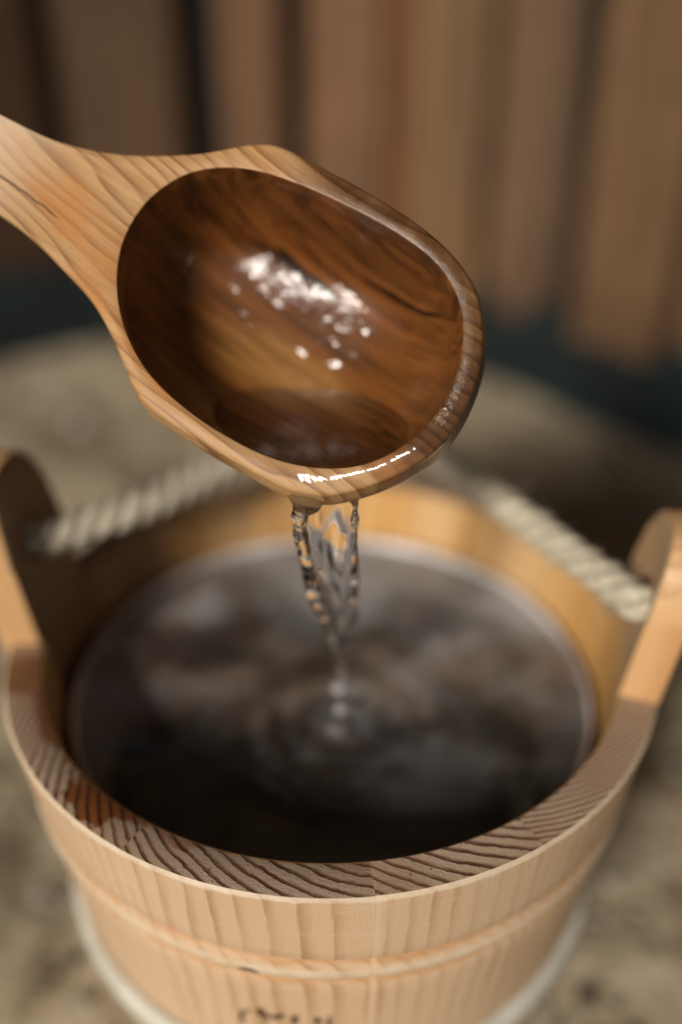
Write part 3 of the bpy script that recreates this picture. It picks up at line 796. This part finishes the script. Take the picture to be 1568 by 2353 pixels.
# ------------------------------------------------------------------ falling water
def stream():
    rows = [  # y px, x left, x right, depth, thickness
        (1096, 690, 812, .3150, .0022), (1130, 690, 816, .3155, .0022), (1160, 684, 820, .3160, .0024), (1190, 682, 822, .3175, .0026), (1215, 684, 822, .3200, .0028),
        (1245, 690, 822, .324, .0030), (1280, 698, 821, .330, .0032), (1315, 708, 821, .337, .0034), (1350, 722, 823, .345, .0036),
        (1385, 738, 823, .354, .0036), (1420, 752, 821, .362, .0036), (1450, 762, 815, .369, .0034), (1480, 770, 808, .376, .0032),
        (1510, 776, 802, .382, .0028), (1540, 780, 797, .388, .0020), (1560, 784, 793, .392, .0010)]
    yg = np.linspace(rows[0][0], rows[-1][0], 400); cols = [yg]
    for k in range(1, 5):
        q = np.interp(yg, [r[0] for r in rows], [r[k] for r in rows])
        for _ in range(5):
            q = np.convolve(np.r_[np.full(9, q[0]), q, np.full(9, q[-1])], np.ones(19) / 19, 'valid')
        cols.append(q)
    rows = list(zip(*cols))
    ys = [r[0] for r in rows]; NV, NA = 220, 72; V, F = [], []
    for i in range(NV + 1):
        y = ys[0] + (ys[-1] - ys[0]) * i / NV
        xl, xr, d, th = (np.interp(y, ys, [r[k] for r in rows]) for k in (1, 2, 3, 4))
        c = at_depth((xl + xr) / 2, y, d); hw = (at_depth(xr, y, d) - at_depth(xl, y, d)).length / 2
        t = i / NV
        for j in range(NA):
            a = 2 * math.pi * j / NA; ca, sa = math.cos(a), math.sin(a)
            # two thick cords joined by a thin sheet
            prof = .38 + .62 * abs(ca) ** 2.2 if t < .8 else .6 + .4 * abs(ca)
            prof = prof * (1 - .0)
            p = Vector((hw * ca * (1.0), math.copysign(abs(sa) ** .8, sa) * th * .5 * prof * 1.5, 0))
            tw = .55 * math.sin(t * 7 + .6) * min(1, t * 3)
            p = Vector((p.x * math.cos(tw * .35) - p.y * math.sin(tw), p.y * math.cos(tw) + p.x * math.sin(tw) * .45, 0))
            q = c + p
            nn = Vector((ca, sa, 0))
            sc_ = min(1, t * 6 + .35)
            k = noise.noise(Vector((ca * 1.9 + t, sa * 1.2, t * 5.5))) * .0010 + noise.noise(Vector((ca * 5.5, sa * 2, t * 11 + 7))) * .0006
            q = q + nn * k * sc_
            V.append(q)
    for i in range(NV):
        for j in range(NA):
            j2 = (j + 1) % NA; F.append((i * NA + j, i * NA + j2, (i + 1) * NA + j2, (i + 1) * NA + j))
    F += [list(range(NA))[::-1], [NV * NA + j for j in range(NA)]]
    # thick cord down the left edge, hanging from a bead that clings under the lip
    cp_ = cat([at_depth(*q) for q in ((706, 1140, .3120), (700, 1160, .3122), (692, 1178, .3130), (688, 1200, .3150), (692, 1235, .3190), (704, 1290, .328), (722, 1350, .341), (744, 1410, .355), (764, 1462, .368), (782, 1512, .3805), (788, 1545, .388))], 22)
    cr = lambda t: float(np.interp(t, [0, .06, .12, .2, .32, .5, .7, .9, 1], [.0064, .0056, .0042, .0028, .0023, .0025, .0027, .0019, .0008])) * (1 + .5 * noise.noise(Vector((t * 9, 3, 1))) * min(1, t * 4))
    v, f = tube(cp_, cr, 28); o_ = len(V)
    for q in v: V.append(q + Vector((noise.noise(q * 240), noise.noise(q * 240 + Vector((9, 0, 0))), 0)) * .0007)
    F += [[i + o_ for i in q] for q in f]
    # right edge thread
    cp_ = cat([at_depth(*q) for q in ((812, 1130, .3165), (816, 1180, .3175), (815, 1240, .324), (812, 1310, .337), (816, 1380, .354), (812, 1440, .3665), (800, 1500, .380))], 22)
    cr = lambda t: .0012 * (1 + 1.2 * noise.noise(Vector((t * 12, 8, 5)))) * (1 - .5 * t)
    v, f = tube(cp_, cr, 20); o_ = len(V); V += v; F += [[i + o_ for i in q] for q in f]
    o = mesh('water_stream', V, F, M_STREAM, None, label='clear twisting stream of water pouring from the ladle lip', cat='water stream'); recalc(o)
stream()
M_GLINT_FOAM = NT('glint_foam_water').P(base=(.9, .9, .92), rough=.1, trans=.72, ior=1.333)  # white mixed into the drops for sun glints, foam on the splash
def drop(x, y, d, r, sx, label):
    bm = bmesh.new(); bmesh.ops.create_icosphere(bm, subdivisions=4, radius=r)
    for v in bm.verts:
        v.co *= 1 + .12 * noise.noise(v.co * 300 + Vector((x, y, 0))); v.co.z *= sx
    for f in bm.faces: f.smooth = True
    me = bpy.data.meshes.new('water_drop'); bm.to_mesh(me); bm.free(); me.materials.append(M_GLINT_FOAM)
    o = bpy.data.objects.new('water_drop', me); col.objects.link(o); o.location = at_depth(x, y, d)
    tag(o, label, 'water drop', 'falling water drops')
drop(786, 1548, .3945, .0014, 1.5, 'smallest falling drop, right under the thin end of the stream')
drop(778, 1582, .3975, .0024, 1.15, 'middle round bright falling drop between stream and water')
drop(781, 1630, .4010, .0021, 1.0, 'lowest bright falling drop, just above the ripples')
def splash():
    V, F = [], []; NA = 40
    c = Vector((.0024, -.0250, -.0305)) + BC
    for i in range(9):
        t = i / 8; r0 = .0036 * (1 - t) + .0005
        for j in range(NA):
            a = 2 * math.pi * j / NA; rr = r0 * (1 + .25 * noise.noise(Vector((math.cos(a) * 1.5, math.sin(a) * 1.5, 2))))
            V.append(c + Vector((rr * math.cos(a), rr * math.sin(a), -.001 + .0022 * t ** 1.6)))
    for i in range(8):
        for j in range(NA): F.append((i * NA + j, i * NA + (j + 1) % NA, (i + 1) * NA + (j + 1) % NA, (i + 1) * NA + j))
    F += [list(range(NA))[::-1], [8 * NA + j for j in range(NA)]]
    o = mesh('splash', V, F, M_GLINT_FOAM, None, label='small pale splash where the falling water meets the bucket water', cat='splash'); recalc(o)
splash()

print('ladle', O, nL, 'lip', ZLIP)
